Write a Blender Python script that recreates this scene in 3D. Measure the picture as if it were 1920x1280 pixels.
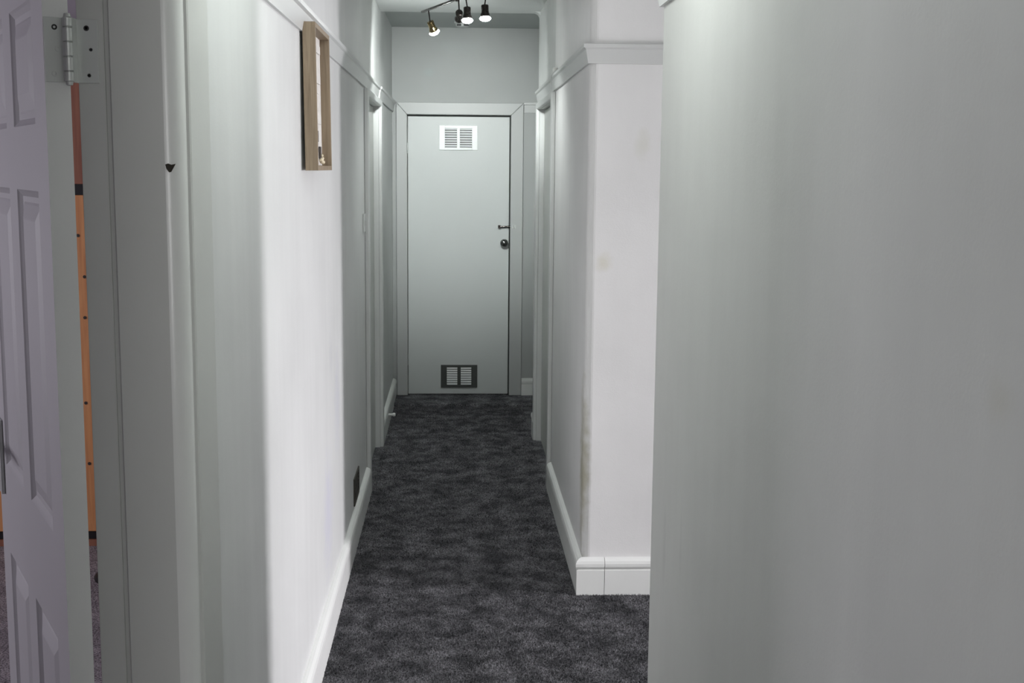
import bpy, bmesh, math, random
from mathutils import Vector, Matrix
import numpy as np
random.seed(4); np.random.seed(4)
PI = math.pi
for o in list(bpy.data.objects): bpy.data.objects.remove(o)
sc = bpy.context.scene
C = sc.collection

# ------------------------------------------------------------------ camera
cam_d = bpy.data.cameras.new('camera'); cam = bpy.data.objects.new('camera', cam_d); C.objects.link(cam)
cam_d.sensor_width = 36.0; cam_d.lens = 2330/1920*36; cam_d.clip_start = 0.02
u = Vector((0.99898859, -0.04416149, 0.00845905))
v = Vector((0.00226664, -0.13842929, -0.99036973))
w = Vector((0.04490718, 0.98938723, -0.13818918))
M = Matrix((u, -v, -w)).transposed().to_4x4(); M.translation = Vector((0, 0, 1.61))
cam.matrix_world = M
sc.camera = cam

# ------------------------------------------------------------------ view, world, large lights
sc.view_settings.view_transform = 'Standard'; sc.view_settings.look = 'None'
sc.view_settings.gamma = 1.0; sc.view_settings.use_curve_mapping = False
sc.view_settings.exposure = 0.0
wd = bpy.data.worlds.new('sky'); sc.world = wd; wd.use_nodes = True
bg = wd.node_tree.nodes['Background']; bg.inputs[0].default_value = (0.72, 0.80, 1.0, 1); bg.inputs[1].default_value = 1.2

def area(name, loc, target, sx, sy, power, col, spread=180):
    l = bpy.data.lights.new(name, 'AREA'); l.shape = 'RECTANGLE'; l.size = sx; l.size_y = sy
    l.energy = power; l.color = col; l.spread = math.radians(spread)
    o = bpy.data.objects.new(name, l); C.objects.link(o); o.location = loc
    d = Vector(target)-Vector(loc); o.rotation_euler = d.to_track_quat('-Z', 'Z').to_euler()
    return o
# daylight arriving through the glazed door at the end of the side passage
area('daylight_passage', (5.30, 3.45, 1.3), (2.3, 3.60, 0.0), 0.66, 1.45, 285, (0.99, 0.955, 1.0), 110)
# daylight arriving through the window of the left room
area('daylight_room', (-4.25, 3.2, 1.1), (-1.4, 3.4, 0.2), 1.5, 1.1, 62, (0.97, 0.92, 1.0))
# added fill light behind the camera, no known source there
area('fill_back', (0.0, -2.22, 1.5), (0.0, 3.0, 1.2), 0.8, 1.4, 30, (1.0, 0.98, 0.95))

# ------------------------------------------------------------------ materials
def newmat(name):
    m = bpy.data.materials.new(name); m.use_nodes = True
    nt = m.node_tree; b = nt.nodes['Principled BSDF']
    return m, nt, b
def nd(nt, t, **k):
    n = nt.nodes.new(t)
    for a, x in k.items(): setattr(n, a, x)
    return n
def paint(name, col, rough=0.55, mottle=0.04, scale=2.5, bump=0.15, stains=(), streak=0.0):
    """painted surface: slight uneven colour, roller texture; stains = (centre, radii, colour, strength)"""
    m, nt, b = newmat(name); L = nt.links
    geo = nd(nt, 'ShaderNodeNewGeometry')
    n1 = nd(nt, 'ShaderNodeTexNoise'); n1.inputs['Scale'].default_value = scale; n1.inputs['Detail'].default_value = 5
    L.new(geo.outputs['Position'], n1.inputs['Vector'])
    mp = nd(nt, 'ShaderNodeMapRange'); mp.inputs[1].default_value = 0.3; mp.inputs[2].default_value = 0.7
    mp.inputs[3].default_value = 1-mottle; mp.inputs[4].default_value = 1+mottle
    L.new(n1.outputs['Fac'], mp.inputs[0])
    mx = nd(nt, 'ShaderNodeVectorMath', operation='SCALE'); mx.inputs[0].default_value = col
    L.new(mp.outputs[0], mx.inputs['Scale'])
    cur = mx.outputs[0]
    if streak:
        mpv = nd(nt, 'ShaderNodeVectorMath', operation='MULTIPLY'); mpv.inputs[1].default_value = (14, 14, 1.0)
        L.new(geo.outputs['Position'], mpv.inputs[0])
        n3 = nd(nt, 'ShaderNodeTexNoise'); n3.inputs['Scale'].default_value = 1.0; n3.inputs['Detail'].default_value = 4
        L.new(mpv.outputs[0], n3.inputs['Vector'])
        m3 = nd(nt, 'ShaderNodeMapRange'); m3.inputs[1].default_value = .3; m3.inputs[2].default_value = .7
        m3.inputs[3].default_value = 1-streak; m3.inputs[4].default_value = 1+streak
        L.new(n3.outputs['Fac'], m3.inputs[0])
        s3 = nd(nt, 'ShaderNodeVectorMath', operation='SCALE'); L.new(cur, s3.inputs[0]); L.new(m3.outputs[0], s3.inputs['Scale'])
        cur = s3.outputs[0]
    for (c, r, sc_, st) in stains:
        sub = nd(nt, 'ShaderNodeVectorMath', operation='SUBTRACT'); L.new(geo.outputs['Position'], sub.inputs[0]); sub.inputs[1].default_value = c
        dv = nd(nt, 'ShaderNodeVectorMath', operation='DIVIDE'); L.new(sub.outputs[0], dv.inputs[0]); dv.inputs[1].default_value = r
        ln = nd(nt, 'ShaderNodeVectorMath', operation='LENGTH'); L.new(dv.outputs[0], ln.inputs[0])
        nn = nd(nt, 'ShaderNodeTexNoise'); nn.inputs['Scale'].default_value = 22; nn.inputs['Detail'].default_value = 4
        L.new(geo.outputs['Position'], nn.inputs['Vector'])
        ad = nd(nt, 'ShaderNodeMath', operation='MULTIPLY_ADD'); L.new(nn.outputs['Fac'], ad.inputs[0]); ad.inputs[1].default_value = 0.9; L.new(ln.outputs['Value'], ad.inputs[2])
        mr = nd(nt, 'ShaderNodeMapRange', interpolation_type='SMOOTHSTEP'); L.new(ad.outputs[0], mr.inputs[0])
        mr.inputs[1].default_value = 0.5; mr.inputs[2].default_value = 1.4; mr.inputs[3].default_value = st; mr.inputs[4].default_value = 0
        mi = nd(nt, 'ShaderNodeMix', data_type='RGBA'); L.new(mr.outputs[0], mi.inputs[0]); L.new(cur, mi.inputs[6]); mi.inputs[7].default_value = (*sc_, 1)
        cur = mi.outputs[2]
    L.new(cur, b.inputs['Base Color'])
    b.inputs['Roughness'].default_value = rough
    n2 = nd(nt, 'ShaderNodeTexNoise'); n2.inputs['Scale'].default_value = 180; n2.inputs['Detail'].default_value = 3
    L.new(geo.outputs['Position'], n2.inputs['Vector'])
    n4 = nd(nt, 'ShaderNodeTexNoise'); n4.inputs['Scale'].default_value = 7; n4.inputs['Detail'].default_value = 3
    L.new(geo.outputs['Position'], n4.inputs['Vector'])
    ma = nd(nt, 'ShaderNodeMath', operation='MULTIPLY_ADD'); L.new(n4.outputs['Fac'], ma.inputs[0]); ma.inputs[1].default_value = 6.0; L.new(n2.outputs['Fac'], ma.inputs[2])
    bp = nd(nt, 'ShaderNodeBump'); bp.inputs['Strength'].default_value = bump; bp.inputs['Distance'].default_value = 0.0015
    L.new(ma.outputs[0], bp.inputs['Height']); L.new(bp.outputs[0], b.inputs['Normal'])
    return m
def simple(name, col, rough=0.5, metal=0.0, emit=None, es=0):
    m, nt, b = newmat(name)
    b.inputs['Base Color'].default_value = (*col, 1); b.inputs['Roughness'].default_value = rough; b.inputs['Metallic'].default_value = metal
    n = nd(nt, 'ShaderNodeTexNoise'); n.inputs['Scale'].default_value = 60
    geo = nd(nt, 'ShaderNodeNewGeometry'); nt.links.new(geo.outputs['Position'], n.inputs['Vector'])
    mr = nd(nt, 'ShaderNodeMapRange'); mr.inputs[3].default_value = max(0, rough-.07); mr.inputs[4].default_value = min(1, rough+.07)
    nt.links.new(n.outputs['Fac'], mr.inputs[0]); nt.links.new(mr.outputs[0], b.inputs['Roughness'])
    if emit: b.inputs['Emission Color'].default_value = (*emit, 1); b.inputs['Emission Strength'].default_value = es
    return m
def wood(name, c1, c2, rough=0.45, scale=(30, 30, 1.5)):
    m, nt, b = newmat(name); L = nt.links
    geo = nd(nt, 'ShaderNodeNewGeometry')
    mv = nd(nt, 'ShaderNodeVectorMath', operation='MULTIPLY'); mv.inputs[1].default_value = scale; L.new(geo.outputs['Position'], mv.inputs[0])
    n = nd(nt, 'ShaderNodeTexNoise'); n.inputs['Scale'].default_value = 2.2; n.inputs['Detail'].default_value = 7; n.inputs['Distortion'].default_value = 0.6
    L.new(mv.outputs[0], n.inputs['Vector'])
    cr = nd(nt, 'ShaderNodeValToRGB'); cr.color_ramp.elements[0].position = .32; cr.color_ramp.elements[1].position = .68
    cr.color_ramp.elements[0].color = (*c1, 1); cr.color_ramp.elements[1].color = (*c2, 1)
    L.new(n.outputs['Fac'], cr.inputs[0]); L.new(cr.outputs[0], b.inputs['Base Color']); b.inputs['Roughness'].default_value = rough
    bp = nd(nt, 'ShaderNodeBump'); bp.inputs['Strength'].default_value = .2; bp.inputs['Distance'].default_value = .001
    L.new(n.outputs['Fac'], bp.inputs['Height']); L.new(bp.outputs[0], b.inputs['Normal'])
    return m
def carpet(name, dark, light, seed=0.0):
    m, nt, b = newmat(name); L = nt.links
    geo = nd(nt, 'ShaderNodeNewGeometry')
    def noise(sc_, det, dist=0, rough=.55):
        n = nd(nt, 'ShaderNodeTexNoise', noise_dimensions='4D'); n.inputs['Scale'].default_value = sc_; n.inputs['Detail'].default_value = det
        n.inputs['Distortion'].default_value = dist; n.inputs['W'].default_value = seed; n.inputs['Roughness'].default_value = rough
        L.new(geo.outputs['Position'], n.inputs['Vector']); return n.outputs['Fac']
    a = noise(9.5, 7, .3, .68); f = noise(150, 2)
    mr = nd(nt, 'ShaderNodeMapRange', interpolation_type='SMOOTHSTEP'); L.new(a, mr.inputs[0]); mr.inputs[1].default_value = .36; mr.inputs[2].default_value = .72
    mf = nd(nt, 'ShaderNodeMapRange'); L.new(f, mf.inputs[0]); mf.inputs[1].default_value = .35; mf.inputs[2].default_value = .65; mf.inputs[3].default_value = .25; mf.inputs[4].default_value = 1.75
    mi = nd(nt, 'ShaderNodeMix', data_type='RGBA'); L.new(mr.outputs[0], mi.inputs[0]); mi.inputs[6].default_value = (*dark, 1); mi.inputs[7].default_value = (*light, 1)
    s = nd(nt, 'ShaderNodeVectorMath', operation='SCALE'); L.new(mi.outputs[2], s.inputs[0]); L.new(mf.outputs[0], s.inputs['Scale'])
    L.new(s.outputs[0], b.inputs['Base Color']); b.inputs['Roughness'].default_value = 1.0
    b.inputs['Specular IOR Level'].default_value = 0.1
    bp = nd(nt, 'ShaderNodeBump'); bp.inputs['Strength'].default_value = .8; bp.inputs['Distance'].default_value = .006
    L.new(f, bp.inputs['Height']); L.new(bp.outputs[0], b.inputs['Normal'])
    return m
WALLC = (0.575, 0.58, 0.562)
M_wall_left = paint('wall_paint_left', (0.64, 0.65, 0.64), streak=.02, stains=[
    ((-.44, 4.55, .75), (.2, .16, .30), (.50, .51, .60), .35), ((-.44, 4.2, .42), (.2, .22, .3), (.56, .56, .68), .5),
    ((-.44, 4.35, .95), (.2, .1, .12), (.45, .46, .5), .25)])
M_wall_right = paint('wall_paint_right', WALLC, streak=.015, stains=[
    ((.48, 1.06, 1.41), (.2, .05, .035), (.54, .53, .46), .4), ((.48, 2.75, .75), (.2, .03, .16), (.45, .46, .45), .35),
    ((.48, 2.55, .83), (.2, .02, .12), (.47, .48, .47), .3)])
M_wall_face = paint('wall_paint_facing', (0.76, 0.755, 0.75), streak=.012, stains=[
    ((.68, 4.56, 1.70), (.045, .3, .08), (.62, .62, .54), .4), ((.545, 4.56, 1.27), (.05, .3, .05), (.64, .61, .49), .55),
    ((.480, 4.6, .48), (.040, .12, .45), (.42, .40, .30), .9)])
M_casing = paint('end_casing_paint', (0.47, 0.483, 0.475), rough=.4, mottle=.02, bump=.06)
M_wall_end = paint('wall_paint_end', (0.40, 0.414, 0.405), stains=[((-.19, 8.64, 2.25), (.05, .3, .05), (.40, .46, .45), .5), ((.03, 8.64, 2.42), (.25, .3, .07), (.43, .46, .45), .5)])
M_ceil = paint('ceiling_paint', (0.66, 0.68, 0.67))
M_trim = paint('trim_gloss', (0.61, 0.62, 0.61), rough=.32, mottle=.02, bump=.06)
M_skirt = paint('skirting_gloss', (0.80, 0.81, 0.79), rough=.30, mottle=.03, bump=.08)
M_jamb = paint('jamb_paint', (0.57, 0.58, 0.555), rough=.4, mottle=.03, bump=.08)
M_door = paint('door_paint', (0.60, 0.625, 0.615), rough=.42, mottle=.015, bump=.08)
M_leaf = paint('panel_door_paint', (0.50, 0.49, 0.505), rough=.55, mottle=.02, bump=.05)
M_room = paint('left_room_paint', (0.60, 0.56, 0.62))
M_vent = simple('white_plastic', (.93, .95, .94), .35)
M_ventdark = simple('brown_grille', (.06, .065, .06), .5)
M_alu = simple('aluminium_slats', (.85, .87, .86), .4)
M_slot = simple('dark_void', (.02, .022, .02), .8)
M_chrome = simple('dark_chrome', (.22, .225, .22), .22, 1.0)
M_steel = simple('painted_steel', (.58, .60, .58), .35, .25)
M_bronze = simple('black_nickel', (.05, .045, .042), .28, .85)
M_brass = simple('antique_brass', (.20, .155, .08), .28, 1.0)
M_bulb = simple('lit_bulb', (1, 1, 1), .4, 0, (0.96, 1.0, 0.98), 60)
M_black = simple('black_plastic', (.012, .011, .012), .5)
M_card = paint('picture_card', (.72, .70, .66), rough=.8, mottle=.12, scale=60, bump=.6)
M_motif = simple('dark_motif', (.05, .04, .035), .7)
M_bead = simple('cream_beads', (.75, .66, .48), .5)
M_oak = wood('frame_wood', (.20, .145, .09), (.31, .235, .155), .5, (60, 60, 3))
M_pine = wood('pine', (.66, .28, .11), (.82, .40, .17), .5)
M_pinedark = wood('pine_shade', (.30, .12, .08), (.40, .18, .11), .4)
M_car = carpet('charcoal_carpet', (.068, .068, .073), (.235, .230, .245))
M_car2 = carpet('grey_room_carpet', (.22, .20, .215), (.40, .37, .39), 3.0)

# ------------------------------------------------------------------ helpers
def obj(name, bm, mat, parent=None, smooth=False, bevel=0, seg=2):
    me = bpy.data.meshes.new(name)
    bmesh.ops.recalc_face_normals(bm, faces=bm.faces)
    bm.to_mesh(me); bm.free()
    if isinstance(mat, (list, tuple)):
        for x in mat: me.materials.append(x)
    else: me.materials.append(mat)
    o = bpy.data.objects.new(name, me); C.objects.link(o)
    if smooth:
        me.shade_smooth() if hasattr(me, 'shade_smooth') else None
    if bevel:
        b = o.modifiers.new('bevel', 'BEVEL'); b.width = bevel; b.segments = seg; b.limit_method = 'ANGLE'
        b.harden_normals = False
    if parent: o.parent = parent
    return o
def struct(name, bm, mat, parent=None, **k):
    o = obj(name, bm, mat, parent, **k)
    if not parent: o['kind'] = 'structure'
    return o
def empty(name, loc, rot=(0, 0, 0), kind=None):
    o = bpy.data.objects.new(name, None); C.objects.link(o); o.location = loc; o.rotation_euler = rot; o.empty_display_size = .05
    if kind: o['kind'] = kind
    return o
def tag(o, label, cat, group=None):
    o['label'] = label; o['category'] = cat
    if group: o['group'] = group
    return o
def box(bm, x0, x1, y0, y1, z0, z1, mi=0, mat=None):
    vs = [bm.verts.new((x, y, z)) for x in (x0, x1) for y in (y0, y1) for z in (z0, z1)]
    if mat: 
        for q in vs: q.co = mat @ q.co
    for f in ((0, 1, 3, 2), (4, 6, 7, 5), (0, 4, 5, 1), (2, 3, 7, 6), (0, 2, 6, 4), (1, 5, 7, 3)):
        fc = bm.faces.new([vs[i] for i in f]); fc.material_index = mi
    return vs
def bx(*a, **k):
    bm = bmesh.new(); box(bm, *a, **k); return bm
def prism_z(bm, pts, z0, z1):
    a = [bm.verts.new((x, y, z0)) for x, y in pts]; b = [bm.verts.new((x, y, z1)) for x, y in pts]
    n = len(pts)
    bm.faces.new(a[::-1]); bm.faces.new(b)
    for i in range(n): bm.faces.new((a[i], a[(i+1) % n], b[(i+1) % n], b[i]))
def arc(cx, cy, r, a0, a1, n=7):
    return [(cx+r*math.cos(math.radians(a0+(a1-a0)*i/n)), cy+r*math.sin(math.radians(a0+(a1-a0)*i/n))) for i in range(n+1)]
def sweep(bm, path, prof, side=1, caps=True):
    """sweep a closed profile (offset, z) along a plan polyline with mitred corners; side=+1 offsets to the left of travel"""
    P = [Vector(p) for p in path]; n = len(P); rings = []
    for i, p in enumerate(P):
        d0 = (P[i]-P[i-1]).normalized() if i > 0 else None
        d1 = (P[i+1]-P[i]).normalized() if i < n-1 else None
        nm = lambda d: Vector((-d.y, d.x))*side
        if d0 is None: m = nm(d1)
        elif d1 is None: m = nm(d0)
        else:
            m = (nm(d0)+nm(d1)); m = m/(m.dot(nm(d0)))
        rings.append([bm.verts.new((p.x+m.x*o, p.y+m.y*o, z)) for o, z in prof])
    k = len(prof)
    for i in range(n-1):
        for j in range(k):
            bm.faces.new((rings[i][j], rings[i][(j+1) % k], rings[i+1][(j+1) % k], rings[i+1][j]))
    if caps: bm.faces.new(rings[0]); bm.faces.new(rings[-1][::-1])
def lathe(bm, prof, mat=Matrix.Identity(4), n=24):
    rings = []
    for r, z in prof:
        if r < 1e-6: rings.append([bm.verts.new(mat @ Vector((0, 0, z)))])
        else: rings.append([bm.verts.new(mat @ Vector((r*math.cos(2*PI*i/n), r*math.sin(2*PI*i/n), z))) for i in range(n)])
    for a, b in zip(rings, rings[1:]):
        for i in range(n):
            j = (i+1) % n
            if len(a) == 1 and len(b) == 1: continue
            if len(a) == 1: bm.faces.new((a[0], b[i], b[j]))
            elif len(b) == 1: bm.faces.new((a[i], a[j], b[0]))
            else: bm.faces.new((a[i], a[j], b[j], b[i]))
    for q in (rings[0], rings[-1]):
        if len(q) > 2: bm.faces.new(q)
def axis(p0, p1):
    p0 = Vector(p0); d = Vector(p1)-p0
    m = d.to_track_quat('Z', 'Y').to_matrix().to_4x4(); m.translation = p0
    return m, d.length
def tube(bm, p0, p1, r, n=14):
    m, l = axis(p0, p1); lathe(bm, [(r, 0), (r, l)], m, n)
def poly_tube(bm, pts, r, n=8):
    for a, b in zip(pts, pts[1:]): tube(bm, a, b, r, n)

# ------------------------------------------------------------------ dimensions
LX, RX = -.44, .48          # corridor wall planes
YE = 8.64                   # end wall
YC, YF = 2.955, 4.56        # near corner of the side passage, its far (facing) wall
CZ, CZ2 = 2.50, 2.548       # ceiling of the corridor, of its last bay
LN0, LN1 = 6.08, 7.08       # left far doorway
RN0, RN1 = 6.18, 7.25       # right far doorway
DH = 1.945                  # head of the far doorways
RZ0, RZ1 = 1.985, 2.055     # picture rail

# floor
struct('floor', bx(-.60, 5.3, -2.0, 9.0, -.12, 0), M_car)
struct('floor_left_room', bx(-4.0, -.60, -1.0, 6.2, -.12, 0), M_car2)
st = bmesh.new(); sweep(st, [(LX+.0, 8.30), (.70, 8.30)], [(-.34, 0), (-.34, .022), (-.012, .022), (-.003, .018), (0, .010), (0, 0)], side=-1)
struct('floor_step', st, M_car)

# left corridor wall
bm = bmesh.new()
box(bm, LX-.16, LX, -2.0, 1.04, 0, CZ)
box(bm, LX-.16, LX, 1.04, 2.0, 2.03, CZ)
prism_z(bm, arc(LX-.018, 2.050+.018, .018, -90, 0, 6)+[(LX, LN0-.02), (LX-.16, LN0-.02), (LX-.16, 2.050)], 0, CZ)
box(bm, LX-.16, LX, LN0-.02, LN1+.02, DH+.02, CZ)
prism_z(bm, arc(LX-.02, LN1+.02+.02, .02, -90, 0, 6)+[(LX, YE+.1), (LX-.16, YE+.1), (LX-.16, LN1+.02)], 0, CZ2+.02)
struct('wall_left', bm, M_wall_left)
# right near wall (camera side of the side passage)
bm = bmesh.new(); prism_z(bm, [(RX, -2.0)]+arc(RX+.014, YC-.014, .014, 180, 90, 5)+[(5.0, YC), (5.0, YC-.15), (RX+.15, YC-.15), (RX+.15, -2.0)], 0, CZ)
struct('wall_right', bm, M_wall_right)
# facing wall of the side passage + right corridor wall beyond it
bm = bmesh.new()
prism_z(bm, [(5.0, YF), (5.0, YF+.15), (RX+.16, YF+.15), (RX+.16, RN0-.02), (RX, RN0-.02)]+arc(RX+.03, YF+.03, .03, 180, 270, 7), 0, CZ)
struct('wall_facing', bm, M_wall_face)
bm = bmesh.new()
box(bm, RX, RX+.16, RN0-.02, RN1+.02, DH+.02, CZ)
prism_z(bm, arc(RX+.02, RN1+.04, .02, 270, 180, 6)+[(RX, RN1+.16), (RX+.24, RN1+.16), (RX+.24, RN1+.02)], 0, CZ)
struct('wall_right_pier', bm, M_wall_left)
# rounded haunch where the right pier meets the ceiling step
bm = bmesh.new()
r = .035; pts = [(RX+.001, CZ)]+[(RX-r+r*math.cos(math.radians(a)), CZ-r+r*math.sin(math.radians(a))) for a in range(0, 91, 10)]
a_ = [bm.verts.new((x, RN1+.06, z)) for x, z in pts]; b_ = [bm.verts.new((x, RN1+.16, z)) for x, z in pts]
bm.faces.new(a_); bm.faces.new(b_[::-1])
for i in range(len(pts)): j = (i+1) % len(pts); bm.faces.new((a_[i], b_[i], b_[j], a_[j]))
struct('trim_haunch', bm, M_ceil)
struct('wall_recess', bx(.72, .86, RN1, YE+.1, 0, CZ2+.02), M_wall_end)
# end wall with its door opening
DX0, DX1, DZ = -.338, .372, 1.966
bm = bmesh.new()
box(bm, LX-.16, DX0-.03, YE, YE+.15, 0, CZ2+.02); box(bm, DX1+.03, .86, YE, YE+.15, 0, CZ2+.02); box(bm, DX0-.03, DX1+.03, YE, YE+.15, DZ+.03, CZ2+.02)
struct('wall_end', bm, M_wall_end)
struct('wall_closet_back', bx(-.7, .9, YE+.5, YE+.55, 0, CZ2), M_slot)
# ceilings
struct('ceiling', bx(-.60, 5.1, -2.0, RN1+.16, CZ, CZ+.2), M_ceil)
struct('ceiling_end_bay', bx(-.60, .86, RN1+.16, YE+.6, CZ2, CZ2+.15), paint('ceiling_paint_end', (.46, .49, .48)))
bm = bmesh.new()
box(bm, -.60, -.40, -2.15, -2.0, 0, CZ+.2); box(bm, .40, 5.1, -2.15, -2.0, 0, CZ+.2); box(bm, -.40, .40, -2.15, -2.0, 0, .8); box(bm, -.40, .40, -2.15, -2.0, 2.2, CZ+.2)
struct('wall_back', bm, M_wall_right)
# side passage end wall with a glazed door
bm = bmesh.new()
box(bm, 5.0, 5.12, YC-.15, 3.08, 0, CZ); box(bm, 5.0, 5.12, 3.84, YF+.15, 0, CZ); box(bm, 5.0, 5.12, 3.08, 3.84, 2.1, CZ)
struct('wall_passage_end', bm, M_wall_face)
d4 = empty('door_4', (5.06, 3.46, 0), kind='structure')
bm = bmesh.new()
for y0, y1, z0, z1 in ((-.37, -.31, .02, 2.08), (.31, .37, .02, 2.08), (-.31, .31, 2.02, 2.08), (-.31, .31, .02, .22)): box(bm, -.022, .022, y0, y1, z0, z1)
obj('frame', bm, M_trim, d4)
gm, gnt, gb = newmat('clear_glass'); gnt.nodes.remove(gb)
tr = nd(gnt, 'ShaderNodeBsdfTransparent'); gl = nd(gnt, 'ShaderNodeBsdfGlossy'); gl.inputs['Roughness'].default_value = .05
mx = nd(gnt, 'ShaderNodeMixShader'); mx.inputs[0].default_value = .06
gnt.links.new(tr.outputs[0], mx.inputs[1]); gnt.links.new(gl.outputs[0], mx.inputs[2]); gnt.links.new(mx.outputs[0], gnt.nodes['Material Output'].inputs[0])
obj('pane', bx(-.004, .004, -.31, .31, .22, 2.02), gm, d4)

w2 = empty('window_added', (0, -2.08, 1.5), kind='structure')  # invented window in the unseen back wall, added to house the fill light
bm = bmesh.new()
for x0, x1, z0, z1 in ((-.40, -.36, -.7, .7), (.36, .40, -.7, .7), (-.36, .36, -.7, -.66), (-.36, .36, .66, .7)): box(bm, x0, x1, -.025, .025, z0, z1)
obj('window_frame', bm, M_trim, w2); obj('pane', bx(-.36, .36, -.004, .004, -.66, .66), gm, w2)

# left room shell
bm = bmesh.new()
box(bm, -4.1, -4.0, -1.0, 2.4, 0, CZ); box(bm, -4.1, -4.0, 4.0, 6.2, 0, CZ); box(bm, -4.1, -4.0, 2.4, 4.0, 0, .8); box(bm, -4.1, -4.0, 2.4, 4.0, 1.95, CZ)
box(bm, -4.1, -.60, 6.2, 6.3, 0, CZ); box(bm, -4.1, -.60, -1.1, -1.0, 0, CZ)
struct('wall_left_room', bm, M_room)
struct('ceiling_left_room', bx(-4.1, -.60, -1.1, 6.3, CZ, CZ+.1), M_room)
w1 = empty('window_1', (-4.05, 3.2, 1.375), kind='structure')
bm = bmesh.new()
for y0, y1, z0, z1 in ((-.8, -.74, -.575, .575), (.74, .8, -.575, .575), (-.03, .03, -.515, .515), (-.74, .74, -.575, -.515), (-.74, .74, .515, .575)): box(bm, -.03, .03, y0, y1, z0, z1)
obj('window_frame', bm, M_trim, w1); obj('pane', bx(-.004, .004, -.74, -.03, -.515, .515), gm, w1); obj('pane', bx(-.004, .004, .03, .74, -.515, .515), gm, w1)

# ------------------------------------------------------------------ skirtings and picture rails
SK = [(-.001, 0), (.021, 0), (.021, .098), (.016, .101), (.016, .104), (.022, .107), (.0245, .113), (.0245, .124), (.021, .134), (.013, .141), (.005, .144), (-.001, .145)]
PR = [(-.001, RZ0), (.008, RZ0), (.010, RZ0+.012), (.017, RZ0+.050), (.024, RZ0+.056), (.025, RZ1-.002), (.022, RZ1), (-.001, RZ1)]
def trim(name, path, prof, side, mat):
    bm = bmesh.new(); sweep(bm, path, prof, side); return struct(name, bm, mat, bevel=0)
trim('baseboard_left', [(LX, 2.30), (LX, LN0-.075)], SK, -1, M_skirt)
trim('baseboard_left_end', [(LX, LN1+.075), (LX, YE-.02)], SK, -1, M_skirt)
trim('baseboard_right', [(.565, YF), (RX, YF), (RX, RN0-.075)], SK, 1, M_skirt)
trim('baseboard_facing', [(4.99, YF), (.5668, YF)], SK, 1, M_skirt)
trim('baseboard_pier', [(RX, RN1+.02), (RX, RN1+.16), (RX+.2, RN1+.16)], SK, 1, M_skirt)
trim('baseboard_end', [(.46, YE), (.72, YE)], SK, -1, M_skirt)
trim('baseboard_near_right', [(RX, -1.9), (RX, YC), (4.9, YC)], SK, 1, M_skirt)
trim('trim_rail_left', [(LX, 2.10), (LX, LN0-.02)], PR, -1, M_trim)
trim('trim_rail_left_doorway', [(LX-.008, LN0-.02), (LX-.008, LN1+.03), (LX, LN1+.03), (LX, YE)], PR, -1, M_trim)
trim('trim_rail_right', [(4.99, YF), (RX, YF), (RX, RN0)], PR, 1, M_trim)
trim('trim_rail_pier', [(RX+.004, RN0), (RX+.004, RN1+.16), (RX+.2, RN1+.16)], PR, 1, M_trim) 
trim('trim_rail_near_right', [(RX, -1.9), (RX, YC), (4.9, YC)], PR, 1, M_trim)
trim('trim_rail_end', [(.461, YE), (.72, YE)], PR, -1, M_trim)
# dark joint mark on the skirting top left as a small filled nail hole
# architraves of the two far doorways (flat board with rounded edge)
def architrave(name, x, sgn, y0, y1, zt, w=.07, t=.022):
    bm = bmesh.new()
    xa, xb = (x, x+sgn*t) if sgn > 0 else (x+sgn*t, x)
    box(bm, xa, xb, y0-w, y0, 0, zt+.035); box(bm, xa, xb, y1, y1+w, 0, zt+.035); box(bm, xa, xb, y0, y1, zt, zt+.035)
    return struct(name, bm, M_trim, bevel=.006, seg=3)
architrave('trim_1', LX, 1, LN0, LN1, DH)
architrave('trim_2', RX, -1, RN0, RN1, DH)
# linings
for nm, x0, x1, y0, y1 in (('trim_3', LX-.16, LX+.001, LN0, LN1), ('trim_4', RX-.001, RX+.16, RN0, RN1)):
    bm = bmesh.new(); box(bm, x0, x1, y0-.02, y0, 0, DH+.02); box(bm, x0, x1, y1, y1+.02, 0, DH+.02); box(bm, x0, x1, y0, y1, DH, DH+.02)
    struct(nm, bm, M_trim)
# closed leaves of those doorways
for nm, xa, y0, y1, s in (('door_2', LX-.025, LN0, LN1, -1), ('door_3', RX+.025, RN0, RN1, 1)):
    d = empty(nm, (xa, (y0+y1)/2, 0), kind='structure'); h = (y1-y0)/2-.004
    obj('leaf', bx(min(0, s*.04), max(0, s*.04), -h, h, .006, DH-.006), M_jamb, d, bevel=.002)

# ------------------------------------------------------------------ near left doorway: jamb, stop, corner bead, architrave
bm = bmesh.new()
box(bm, LX-.16, LX-.118, 2.040, 2.052, 0, 2.03)      # rebated strip carrying the hinge
struct('trim_jamb_rebate', bm, M_jamb, bevel=.001)
bm = bmesh.new()
prism_z(bm, [(LX-.110, 2.052), (LX-.110, 2.036), (LX-.107, 2.032), (LX-.026, 2.030), (LX-.026, 2.052)], 0, 2.03)
sj = struct('trim_jamb_stop', bm, M_jamb, smooth=False)
bm = bmesh.new(); prism_z(bm, [(LX-.026, 2.0595)]+arc(LX-.026, 2.060, .030, 270, 359, 14), 0, CZ)
cb = struct('trim_corner_bead', bm, paint('bead_gloss', (.72, .73, .71), rough=.25, mottle=.02, bump=.05))
for f in cb.data.polygons: f.use_smooth = abs(f.normal.z) < .5
cb.data.set_sharp_from_angle(angle=.6)
struct('trim_jamb_back', bx(LX-.159, LX-.002, 2.044, 2.053, 0, 2.03), M_jamb)
bm = bmesh.new()
prism_z(bm, [(LX, 2.056), (LX+.008, 2.060), (LX+.010, 2.064), (LX+.011, 2.215), (LX+.008, 2.232), (LX, 2.236)], 0, CZ)
struct('trim_architrave_near', bm, M_jamb)
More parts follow.
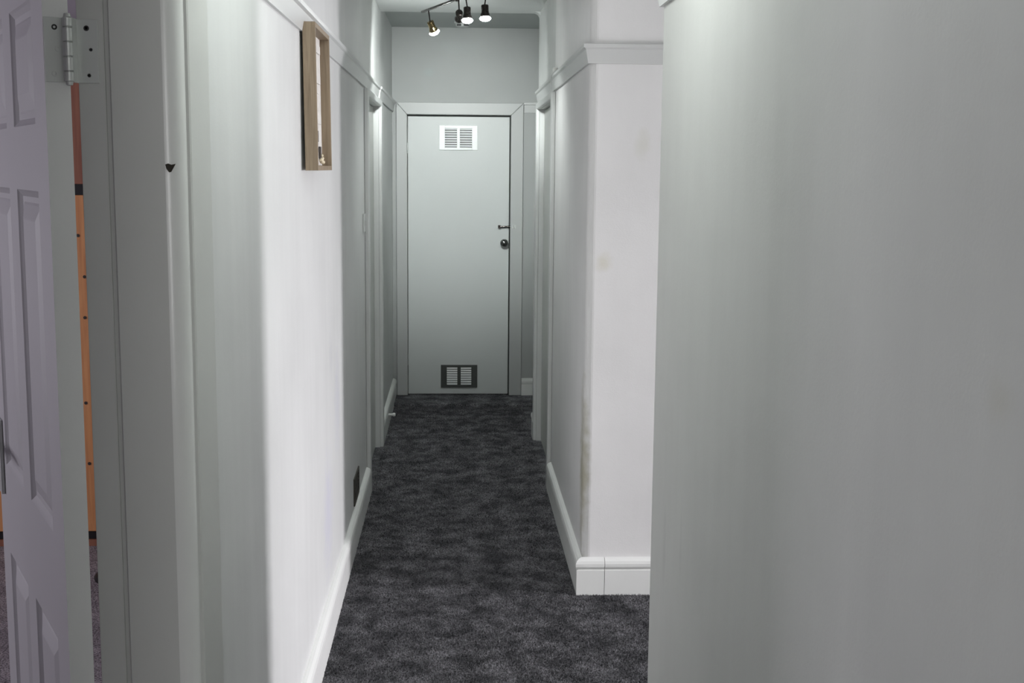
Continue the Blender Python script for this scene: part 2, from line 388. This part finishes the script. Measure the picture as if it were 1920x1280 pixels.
# chipped hole in the rounded corner
bm = bmesh.new()
pts = [(-.0078, .004), (-.003, .0055), (.002, .0035), (.0085, .005), (.0045, -.002), (.001, -.008), (-.002, -.0085), (-.006, -.003)]
f0 = [bm.verts.new((x, .002, z)) for x, z in pts]; f1 = [bm.verts.new((x, -.0004, z)) for x, z in pts]; f2 = [bm.verts.new((x*.45, .0004, z*.45-.001)) for x, z in pts]
for A, B in ((f0, f1), (f1, f2)):
    for i in range(8): j = (i+1) % 8; bm.faces.new((A[i], A[j], B[j], B[i]))
bm.faces.new(f2); bm.faces.new(f0[::-1])
ch = obj('paint_chip', bm, simple('bare_plaster', (.035, .03, .022), .9), sj); ch.location = (-.4575, 2.0291, 1.607)

# ------------------------------------------------------------------ open six panel door on the left
leafL, leafH, leafT = .762, 1.975, .0385
phi = math.atan2(856+266, 2330)+.026                        # opening direction, left of straight ahead
hinge = (-.6425, 2.008, 0)
# local frame: +x along the leaf away from the hinge edge, +y towards the visible (left) face
R_ = Matrix((( -math.sin(phi), -math.cos(phi), 0), (math.cos(phi), -math.sin(phi), 0), (0, 0, 1)))
door = empty('panel_door', hinge); door.rotation_euler = R_.to_euler()
tag(door, 'white moulded six-panel door standing open into the left room, held by a butt hinge', 'door')
cols = ((.105, .335), (.425, .655)); rows = ((.20, .795), (.985, 1.565), (1.675, 1.875))
def panel_face(bm, y, sgn):
    xs = sorted({0, leafL, *[a for c in cols for a in c]}); zs = sorted({.006, leafH, *[a for c in rows for a in c]})
    def q(p): bm.faces.new([bm.verts.new(c) for c in p])
    for i in range(len(xs)-1):
        for j in range(len(zs)-1):
            x0, x1, z0, z1 = xs[i], xs[i+1], zs[j], zs[j+1]
            if (x0, x1) in cols and (z0, z1) in rows:
                lv = [(0, 0), (.004, -.003), (.012, -.008), (.022, -.0085), (.026, -.007), (.050, -.001), (.053, -.0005)]
                loops = []
                for ins, dep in lv:
                    loops.append([bm.verts.new((a, y+sgn*dep, b)) for a, b in ((x0+ins, z0+ins), (x1-ins, z0+ins), (x1-ins, z1-ins), (x0+ins, z1-ins))])
                for A, B in zip(loops, loops[1:]):
                    for k in range(4): l = (k+1) % 4; bm.faces.new((A[k], A[l], B[l], B[k]))
                bm.faces.new(loops[-1])
            else: q([(x0, y, z0), (x1, y, z0), (x1, y, z1), (x0, y, z1)])
bm = bmesh.new(); panel_face(bm, 0, 1); panel_face(bm, -leafT, -1)
for p in ([(0, 0, .006), (0, -leafT, .006), (0, -leafT, leafH), (0, 0, leafH)], [(leafL, 0, .006), (leafL, 0, leafH), (leafL, -leafT, leafH), (leafL, -leafT, .006)],
          [(0, 0, .006), (leafL, 0, .006), (leafL, -leafT, .006), (0, -leafT, .006)], [(0, 0, leafH), (0, -leafT, leafH), (leafL, -leafT, leafH), (leafL, 0, leafH)]):
    bm.faces.new([bm.verts.new(c) for c in p])
bmesh.ops.remove_doubles(bm, verts=bm.verts, dist=1e-5)
for f in bm.faces:
    if abs(f.calc_center_median().x) < 1e-4: f.material_index = 1
leaf = obj('leaf', bm, [M_leaf, M_skirt], door)
# lever handle at the free end
bm = bmesh.new(); box(bm, leafL-.078, leafL-.036, 0, .008, .915, 1.075)
hp = obj('handle_plate', bm, M_steel, door, bevel=.002)
bm = bmesh.new(); tube(bm, (leafL-.057, .006, 1.02), (leafL-.057, .05, 1.02), .009); tube(bm, (leafL-.052, .05, 1.02), (leafL-.17, .052, 1.022), .0085)
obj('lever', bm, M_steel, hp, smooth=True)
# hinge: leaf on the door edge, knuckle, leaf on the jamb
hz0, hz1 = 1.7375, 1.8365
hg = obj('hinge', bx(-.0022, .0003, -.037, -.001, hz0, hz1), M_steel, door, bevel=.0006); hg['label'] = 'silver painted butt hinge'
def to_local(p): return R_.inverted() @ (Vector(p)-Vector(hinge))
kn = Vector((-.6045, 2.0085, 0)); kl = to_local(kn)
zz = hz0
for i, h in enumerate((.016, .0225, .0225, .0225, .0155)):
    bm = bmesh.new(); lathe(bm, [(.0066, zz+.0006), (.0078, zz+.0016), (.0078, zz+h-.0016), (.0066, zz+h-.0006)], Matrix.Translation((kl.x, kl.y, 0)), 18)
    obj('knuckle', bm, M_steel, hg, smooth=False); zz += h
bm = bmesh.new(); lathe(bm, [(0, hz0-.006), (.005, hz0-.005), (.006, hz0), (.0045, hz0+.002), (.0045, hz1-.002), (.006, hz1), (.005, hz1+.005), (0, hz1+.006)], Matrix.Translation((kl.x, kl.y, 0)), 16)
obj('hinge_pin', bm, M_steel, hg)
bm = bmesh.new(); pl = box(bm, -.601, -.5665, 2.0372, 2.0402, hz0, hz1)
for q in bm.verts: q.co = to_local(q.co)
obj('jamb_plate', bm, M_steel, hg, bevel=.0006)
bm = bmesh.new(); box(bm, -.6085, -.599, 2.012, 2.0395, hz0, hz1)
for q in bm.verts: q.co = to_local(q.co)
obj('jamb_plate_bend', bm, M_steel, hg)
def screw(p, n, mat, r=.0042):
    m, _ = axis(p, Vector(p)+Vector(n)); bm = bmesh.new(); lathe(bm, [(0, -.0004), (r*.45, -.0004), (r*.5, .0006), (r, .0005), (r*1.05, -.0003)], m, 14)
    return obj('screw', bm, mat, hg)
for dy, z, mt in ((-.017, hz1-.015, M_black), (-.021, hz1-.048, M_steel), (-.015, hz0+.013, M_steel)): screw((-.0024, dy, z), (-1, 0, 0), mt)
for x, z, mt, r in ((-.584, hz1-.014, M_black, .0042), (-.578, hz1-.047, M_black, .0026), (-.582, hz0+.012, M_black, .0028)): screw(to_local((x, 2.0369, z)), to_local((x, 1.0, z))-to_local((x, 2.0, z)), mt, r)

# ------------------------------------------------------------------ end door
d1 = empty('door_1', ((DX0+DX1)/2, YE, 0), kind='structure')
hw = (DX1-DX0)/2
bm = bmesh.new(); box(bm, -hw-.03, -hw, -.001, .15, 0, DZ+.03); box(bm, hw, hw+.03, -.001, .15, 0, DZ+.03); box(bm, -hw, hw, -.001, .15, DZ, DZ+.03)
box(bm, -hw, -hw+.012, .055, .07, 0, DZ); box(bm, hw-.012, hw, .055, .07, 0, DZ); box(bm, -hw, hw, .055, .07, DZ-.012, DZ)
obj('lining', bm, M_jamb, d1)
def casing_board(pts):  # polygon in (x,z), face at y=-t
    bm = bmesh.new(); t = .020
    a = [bm.verts.new((x, 0, z)) for x, z in pts]; b = [bm.verts.new((x, -t, z)) for x, z in pts]
    bm.faces.new(a); bm.faces.new(b[::-1])
    for i in range(len(pts)): j = (i+1) % len(pts); bm.faces.new((a[i], a[j], b[j], b[i]))
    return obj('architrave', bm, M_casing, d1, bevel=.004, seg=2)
wl, wt = .075, .083
casing_board([(-hw, .022), (-hw, DZ), (-hw-wl, DZ+wt), (-hw-wl, .022)])
casing_board([(hw, .022), (hw+.086, .022), (hw+.086, DZ+wt), (hw, DZ)])
casing_board([(-hw, DZ), (hw, DZ), (hw+.086, DZ+wt), (-hw-wl, DZ+wt)])
obj('leaf', bx(-hw+.0035, hw-.008, .012, .052, .028, DZ-.011), M_door, d1, bevel=.002)
bm = bmesh.new(); box(bm, -hw-.001, hw+.001, .0, .15, .0, .0235); obj('threshold', bm, M_car, d1)
obj('head_shadow_gap', bx(-hw, hw, .013, .02, DZ-.0095, DZ-.001), M_slot, d1)
obj('side_shadow_gap', bx(hw-.0075, hw-.001, .013, .02, .03, DZ-.01), M_slot, d1)
def grille(xc, zc, wd, ht, mf, ms, slot_w, gap, nsl, margin_t, label, flip=1, mslot=M_slot):
    g = obj('vent_grille', grille_frame(wd, ht, slot_w, gap, margin_t), mf, d1, bevel=.0015); g.location = (xc, .012, zc); g['label'] = label
    s0 = None
    b = obj('backing', bx(-wd/2+.01, wd/2-.01, -.0035, -.001, -ht/2+.01, ht/2-.01), mslot, g)
    h = (ht-2*margin_t)/nsl
    for c in (-1, 1):
        for i in range(nsl):
            if s0 is None:
                bm = bmesh.new(); x2 = slot_w/2
                # sloping louvre blade, upper edge back, lower edge proud
                vs = [(-.0125+0.003, .5*h*.98), (-.010, .5*h*.98), (-.0125-.0025*flip, -.42*h), (-.0150-.0005, -.42*h)]
                prof = [(-.004, h*.46), (-.0055, h*.48), (-.0155, -h*.10), (-.0155, -h*.20), (-.0135, -h*.20)]
                A = [bm.verts.new((-x2, y, z)) for y, z in prof]; B = [bm.verts.new((x2, y, z)) for y, z in prof]
                bm.faces.new(A); bm.faces.new(B[::-1])
                for k in range(5): l = (k+1) % 5; bm.faces.new((A[k], A[l], B[l], B[k]))
                s = s0 = obj('slat', bm, ms, g)
            else:
                s = s0.copy(); C.objects.link(s); s.parent = g
            s.location = (c*(gap/2+slot_w/2), 0, ht/2-margin_t-h*(i+.5))
    return g
def grille_frame(wd, ht, sw, gap, mt):
    bm = bmesh.new(); y0, y1 = -.012, 0
    xo = gap/2+sw; zo = ht/2-mt
    box(bm, -wd/2, -xo, y0, y1, -ht/2, ht/2); box(bm, xo, wd/2, y0, y1, -ht/2, ht/2); box(bm, -gap/2, gap/2, y0, y1, -zo, zo)
    box(bm, -xo, xo, y0, y1, zo, ht/2); box(bm, -xo, xo, y0, y1, -ht/2, -zo)
    return bm
xm = (DX0+DX1)/2
grille(.0125-xm, 1.812, .262, .166, M_vent, M_vent, .083, .020, 8, .018, 'bright white plastic louvred vent near the top of the door', mslot=M_ventdark)
grille(.021-xm, .155, .256, .160, M_ventdark, M_alu, .074, .024, 8, .016, 'dark framed vent with pale louvres near the foot of the door', mslot=M_ventdark)
# slide bolt and knob
bm = bmesh.new(); tube(bm, (.296-xm, -.004, 1.206), (.375-xm, -.006, 1.2075), .0065); box(bm, .288-xm, .306-xm, -.012, .012, 1.196, 1.217)
sb = obj('slide_bolt', bm, M_bronze, d1)
bm = bmesh.new(); tube(bm, (.392-xm, -.026, 1.216), (.398-xm, -.03, 1.196), .005); box(bm, .385-xm, .412-xm, -.024, -.019, 1.196, 1.22)
obj('keeper', bm, M_steel, sb)
bm = bmesh.new(); lathe(bm, [(0, .062), (.014, .061), (.025, .052), (.028, .042), (.024, .031), (.012, .024), (.010, .006), (.022, .004), (.024, 0)], Matrix.Translation((.331-xm, .012, 1.095)) @ Matrix.Rotation(PI/2, 4, 'X'))
obj('door_knob', bm, M_chrome, d1, smooth=True)
for z in (1.74, .27):
    bm = bmesh.new(); lathe(bm, [(0, 0), (.005, 0), (.005, .075), (0, .075)], Matrix.Translation((-hw+.001, .008, z-.037)), 12); obj('hinge', bm, M_steel, d1)

# ------------------------------------------------------------------ box picture on the left wall
pf = empty('picture_frame', (-.4305, 3.585, 1.598), (0, math.radians(-.55), 0))
pf.location = (-.4285, 3.585, 1.598)
tag(pf, 'deep light wood box picture frame hung on the left wall across the picture rail', 'picture')
FW, FH, FD, FT = .395, .413, .036, .014
bm = bmesh.new(); box(bm, 0, FD, 0, FT, 0, FH); obj('frame_side', bm, M_oak, pf, bevel=.001)
bm = bmesh.new(); box(bm, 0, FD, FW-FT, FW, 0, FH); obj('frame_side', bm, M_oak, pf, bevel=.001)
bm = bmesh.new(); box(bm, 0, FD, FT, FW-FT, FH-FT, FH); obj('frame_top', bm, M_oak, pf, bevel=.001)
bm = bmesh.new(); box(bm, 0, FD, FT, FW-FT, 0, FT); obj('frame_bottom', bm, M_oak, pf, bevel=.001)
card = obj('picture_board', bx(.001, .007, FT, FW-FT, FT, FH-FT), M_card, pf)
# thin irregular card strips and the dark motif low in the picture
bm = bmesh.new()
for i in range(9):
    z = .11+i*.03; y = .14+.09*math.sin(i*1.7); box(bm, .0065, .0085+.002*(i % 3), y, y+.12, z, z+.024)
obj('paper_relief', bm, M_card, card)
bm = bmesh.new()
box(bm, .0065, .013, .17, .24, .085, .118); box(bm, .0065, .011, .20, .27, .055, .066)
obj('motif', bm, M_motif, card)
bm = bmesh.new(); box(bm, .0065, .012, .285, .32, .036, .072); box(bm, .0065, .012, .33, .345, .03, .05); obj('motif', bm, M_motif, card)
bm = bmesh.new()
for (y, z, rr) in ((.30, .032, .007), (.315, .026, .006), (.33, .036, .006), (.345, .025, .007), (.322, .045, .005)):
    bmesh.ops.create_icosphere(bm, subdivisions=2, radius=rr, matrix=Matrix.Translation((.013, y, z)))
obj('beads', bm, M_bead, card, smooth=True)

# ------------------------------------------------------------------ ceiling spotlight fixture
fx = empty('spotlight_bar', (0.085, 5.93, CZ))
tag(fx, 'dark metal ceiling light of two hinged bars carrying four lit spotlights', 'ceiling light')
def P(x, y, z): return Vector((x-.085, y-5.93, z-CZ))
bm = bmesh.new(); lathe(bm, [(0, 0), (.055, 0), (.055, -.012), (.048, -.022), (0, -.022)], n=32); obj('canopy', bm, M_bronze, fx, smooth=False, bevel=.002)
bm = bmesh.new(); tube(bm, P(.085, 5.93, CZ-.02), P(.085, 5.93, 2.40), .007); obj('stem', bm, M_bronze, fx)
def bar(a, b, name='bar'):
    d = (b-a).normalized(); s = d.cross(Vector((0, 0, 1))); m = Matrix((d, s, s.cross(d)*-1)).transposed().to_4x4(); m.translation = a
    bm = bmesh.new(); box(bm, 0, (b-a).length, -.0075, .0075, -.005, .005, mat=m); return obj(name, bm, M_bronze, fx, bevel=.002)
bar(P(-.176, 6.49, 2.39), P(.008, 5.985, 2.392))
bar(P(-.01, 6.00, 2.402), P(.36, 5.69, 2.402))
bm = bmesh.new(); tube(bm, P(.003, 5.99, 2.380), P(.003, 5.99, 2.408), .010); obj('pivot', bm, M_bronze, fx)
def spot(top, tip, stem_top, mat, energy, cone=90, aim=None, bs=1.0, bz=0.0):
    top = P(*top); tip = P(*tip); m, l = axis(top, tip)
    hd = empty('spotlight_head', top); hd.parent = fx
    mi = Matrix.Translation(-top)
    bm = bmesh.new(); lathe(bm, [(0, 0), (.015, .001), (.017, .004), (.0165, .022), (.0175, .036), (.0215, .043), (.0225, .052), (.0215, .0555), (.019, .056), (.018, .050), (0, .049)], mi @ m, 28)
    for f in bm.faces: f.smooth = True
    obj('shade', bm, mat, hd)
    bm = bmesh.new(); lathe(bm, [(rr*bs, zz_-bz) for rr, zz_ in [(.0165, .0495), (.0225, .056), (.0265, .061), (.025, .066), (.018, .0715), (.009, .0745), (0, .0755)]], mi @ m, 28)
    for f in bm.faces: f.smooth = True
    obj('bulb', bm, M_bulb, hd)
    bm = bmesh.new(); st_ = P(*stem_top)-top; poly_tube(bm, [st_, Vector((0, 0, .004)), (tip-top)*.25], .0032); obj('arm', bm, M_bronze, hd)
    l_ = bpy.data.lights.new('spot_beam', 'SPOT'); l_.energy = energy; l_.color = (.95, 1.0, .985); l_.spot_size = math.radians(cone); l_.spot_blend = 1.0; l_.shadow_soft_size = .022
    lo = bpy.data.objects.new('spot_beam', l_); C.objects.link(lo); lo.parent = hd
    lo.location = (m.to_3x3() @ Vector((0, 0, .088)))
    a = Vector(aim)-(lo.location+top+Vector((.085, 5.93, CZ))) if aim else (tip-top)
    lo.rotation_euler = a.to_track_quat('-Z', 'Y').to_euler()
SP = 22
spot((-.135, 6.40, 2.335), (-.118, 6.42, 2.295), (-.142, 6.405, 2.388), M_brass, SP*1.2, 160, aim=(-.2, 7.6, 1.7))
spot((.0105, 5.935, 2.326), (.0115, 5.985, 2.296), (.008, 5.98, 2.388), M_bronze, SP*7.0, 54, aim=(0, 8.64, 1.60), bs=.7, bz=.014)
spot((.047, 5.905, 2.345), (.048, 5.90, 2.30), (.040, 5.955, 2.398), M_bronze, SP*.5, 130)
spot((.128, 5.855, 2.350), (.130, 5.852, 2.30), (.135, 5.878, 2.398), M_bronze, SP*.5, 130)

# second, flush ceiling lamp of the hall, above the frame at the mouth of the side passage
cl = empty('ceiling_lamp', (.05, 2.4, CZ)); tag(cl, 'round flush glass ceiling lamp of the hall, before the side passage', 'ceiling light')
bm = bmesh.new(); lathe(bm, [(0, 0), (.13, 0), (.13, -.018), (.12, -.022), (0, -.022)], n=36); obj('base', bm, M_steel, cl)
bm = bmesh.new(); lathe(bm, [(.118, -.022), (.12, -.05), (.10, -.075), (.06, -.09), (0, -.094)], n=36); obj('glass', bm, simple('lit_glass', (.9, .92, .91), .3, 0, (.92, 1, .97), 6), cl, smooth=True)
pl_ = bpy.data.lights.new('lamp_light', 'POINT'); pl_.energy = 12.5; pl_.color = (.95, 1.0, .97); pl_.shadow_soft_size = .08
po = bpy.data.objects.new('lamp_light', pl_); C.objects.link(po); po.parent = cl; po.location = (0, 0, -.19)

# ------------------------------------------------------------------ small fittings
sd = empty('smoke_detector', (.036, 8.29, CZ2)); tag(sd, 'small pale round smoke detector with dark slots on the ceiling before the end door', 'smoke detector')
bm = bmesh.new(); lathe(bm, [(0, 0), (.052, 0), (.052, -.010), (.044, -.014), (.040, -.030), (.030, -.036), (0, -.037)], n=32); obj('body', bm, M_ceil, sd)
for x0, x1 in ((-.036, -.008), (.008, .042)):
    bm = bmesh.new(); box(bm, x0, x1, -.050, -.030, -.030, -.018); obj('slot', bm, M_black, sd)

lv = empty('wall_vent', (LX, 5.36, .218)); tag(lv, 'dark brown rectangular vent low on the left wall just above the skirting', 'vent')
bm = bmesh.new()
for y0, y1, z0, z1 in ((-.125, .125, .048, .06), (-.125, .125, -.06, -.048), (-.125, -.113, -.048, .048), (.113, .125, -.048, .048)): box(bm, 0, .006, y0, y1, z0, z1)
obj('frame', bm, simple('bronze_vent', (.05, .045, .035), .5), lv, bevel=.001)
obj('backing', bx(0, .001, -.115, .115, -.05, .05), M_slot, lv)
s0 = None
for i in range(6):
    if s0 is None: s0 = s = obj('slat', bx(.001, .004, -.113, .113, -.004, .004), simple('bronze_slat', (.035, .03, .024), .5), lv)
    else: s = s0.copy(); C.objects.link(s); s.parent = lv
    s.location = (0, 0, -.04+i*.016)

sw = empty('light_switch', (LX, 5.915, 1.348)); tag(sw, 'small white light switch plate on the left wall before the far doorway', 'light switch')
obj('plate', bx(0, .008, -.043, .043, -.043, .043), M_trim, sw, bevel=.002)
obj('rocker', bx(.008, .011, -.006, .006, -.012, .012), M_trim, sw, bevel=.001)

pg = bmesh.new(); lathe(pg, [(0, .045), (.010, .043), (.012, .036), (.012, .030), (.008, .026), (.008, .004), (.012, .002), (.012, 0)], Matrix.Rotation(PI/2, 4, 'Y'), 16)
pg = obj('door_stop', pg, M_skirt, smooth=True); pg.location = (LX+.020, 7.62, .085); tag(pg, 'little white peg door stop sticking out of the far left skirting', 'door stop')

bl = empty('wall_sensor', (RX-.014, 5.98, RZ1)); tag(bl, 'tiny round grey sensor with a thin cable resting on the right picture rail', 'sensor')
bm = bmesh.new(); lathe(bm, [(0, .028), (.010, .026), (.014, .018), (.014, .004), (.010, 0), (0, 0)], n=18); obj('body', bm, M_jamb, bl, smooth=True)
bm = bmesh.new(); poly_tube(bm, [Vector((0, .012, .010)), Vector((-.008, .05, .006)), Vector((-.012, .09, -.01)), Vector((-.013, .11, -.045)), Vector((-.012, .115, -.07))], .0022); obj('cable', bm, M_trim, bl)

# pine wardrobe in the left room, seen past the open door and through its hinge gap
wr = empty('wardrobe', (-1.72, 5.22, 0)); tag(wr, 'orange pine wardrobe in the left room, glimpsed through the hinge gap', 'wardrobe')
obj('carcass', bx(-.62, .34, .0, .55, .035, 2.06), M_pinedark, wr)
for x0, x1, n in ((-.615, -.142, 0), (-.138, .335, 1)):
    obj('door', bx(x0, x1, -.022, -.001, .065, 1.485), M_pine, wr, bevel=.003)
    obj('upper_door', bx(x0, x1, -.022, -.001, 1.53, 2.05), M_pinedark, wr, bevel=.003)
obj('gap_strip', bx(-.615, .335, -.012, 0, 1.485, 1.53), M_black, wr)
obj('gap_strip', bx(-.615, .335, -.012, 0, .03, .065), M_black, wr)
obj('plinth', bx(-.62, .34, -.02, .02, 0, .028), M_pinedark, wr)
for x, z in ((.165, 1.32), (.18, .98), (.17, .62), (.185, 1.15), (.175, .36)):
    bm = bmesh.new(); lathe(bm, [(0, .0), (.006, .0), (.007, -.0015), (0, -.002)], Matrix.Translation((x, -.0225, z)) @ Matrix.Rotation(-PI/2, 4, 'X'), 10); obj('knot', bm, M_motif, wr)

sh = bmesh.new()
prof = [(-.10, .0, .030, .022), (-.085, 0, .038, .055), (-.04, 0, .036, .062), (0, 0, .035, .052), (.06, 0, .044, .040), (.10, 0, .040, .032), (.125, 0, .02, .016)]
rings = []
for x, _, hw_, hh in prof:
    rings.append([sh.verts.new((hw_*math.cos(a), x, max(0, hh*math.sin(a)))) for a in [PI*i/10 for i in range(11)]])
for A, B in zip(rings, rings[1:]):
    for i in range(10): sh.faces.new((A[i], A[i+1], B[i+1], B[i]))
    sh.faces.new((A[0], B[0], B[10], A[10]))
sh.faces.new(rings[0]); sh.faces.new(rings[-1])
sh = obj('shoe', sh, M_black, smooth=True); sh.location = (-1.335, 4.70, .001); sh.rotation_euler = (0, 0, .5)
tag(sh, 'small black shoe on the pale carpet of the left room, seen through the hinge gap', 'shoe')

# ------------------------------------------------------------------ carpet pile
def pile(name, x0, x1, y0, y1, step, h, r, skip=None):
    nx = int((x1-x0)/step); ny = int((y1-y0)/step)
    gx, gy = np.meshgrid(np.arange(nx), np.arange(ny)); n = nx*ny
    cx = x0+(gx.ravel()+np.random.rand(n))*step; cy = y0+(gy.ravel()+np.random.rand(n))*step
    keep = np.ones(n, bool) if skip is None else ~skip(cx, cy)
    cx = cx[keep]; cy = cy[keep]; n = len(cx)
    a = np.random.rand(n)*2*PI; hh = h*(.6+.6*np.random.rand(n)); ln = .5*h
    co = np.zeros((n, 4, 3))
    for k in range(3):
        co[:, k, 0] = cx+r*np.cos(a+k*2*PI/3); co[:, k, 1] = cy+r*np.sin(a+k*2*PI/3); co[:, k, 2] = -.001
    b = np.random.rand(n)*2*PI
    co[:, 3, 0] = cx+ln*np.cos(b); co[:, 3, 1] = cy+ln*np.sin(b); co[:, 3, 2] = hh
    base = (np.arange(n)*4)[:, None]
    tri = np.concatenate([base+np.array([0, 1, 3]), base+np.array([1, 2, 3]), base+np.array([2, 0, 3])], 1).reshape(-1)
    me = bpy.data.meshes.new(name); me.vertices.add(n*4); me.vertices.foreach_set('co', co.reshape(-1))
    me.loops.add(n*9); me.loops.foreach_set('vertex_index', tri.astype(np.int32))
    me.polygons.add(n*3); me.polygons.foreach_set('loop_start', np.arange(n*3, dtype=np.int32)*3)
    me.update(calc_edges=True); me.validate(); me.materials.append(M_car)
    o = bpy.data.objects.new(name, me); C.objects.link(o); o.parent = bpy.data.objects['floor']; o['kind'] = 'stuff'
pile('carpet_pile', LX+.021, RX-.021, 3.2, 5.0, .0046, .008, .0030, lambda x, y: (y < 0))
pile('carpet_pile', RX-.021, .95, 3.2, YF-.022, .0046, .008, .0030)
pile('carpet_pile', LX+.021, RX-.021, 5.0, 8.3, .008, .009, .0052)
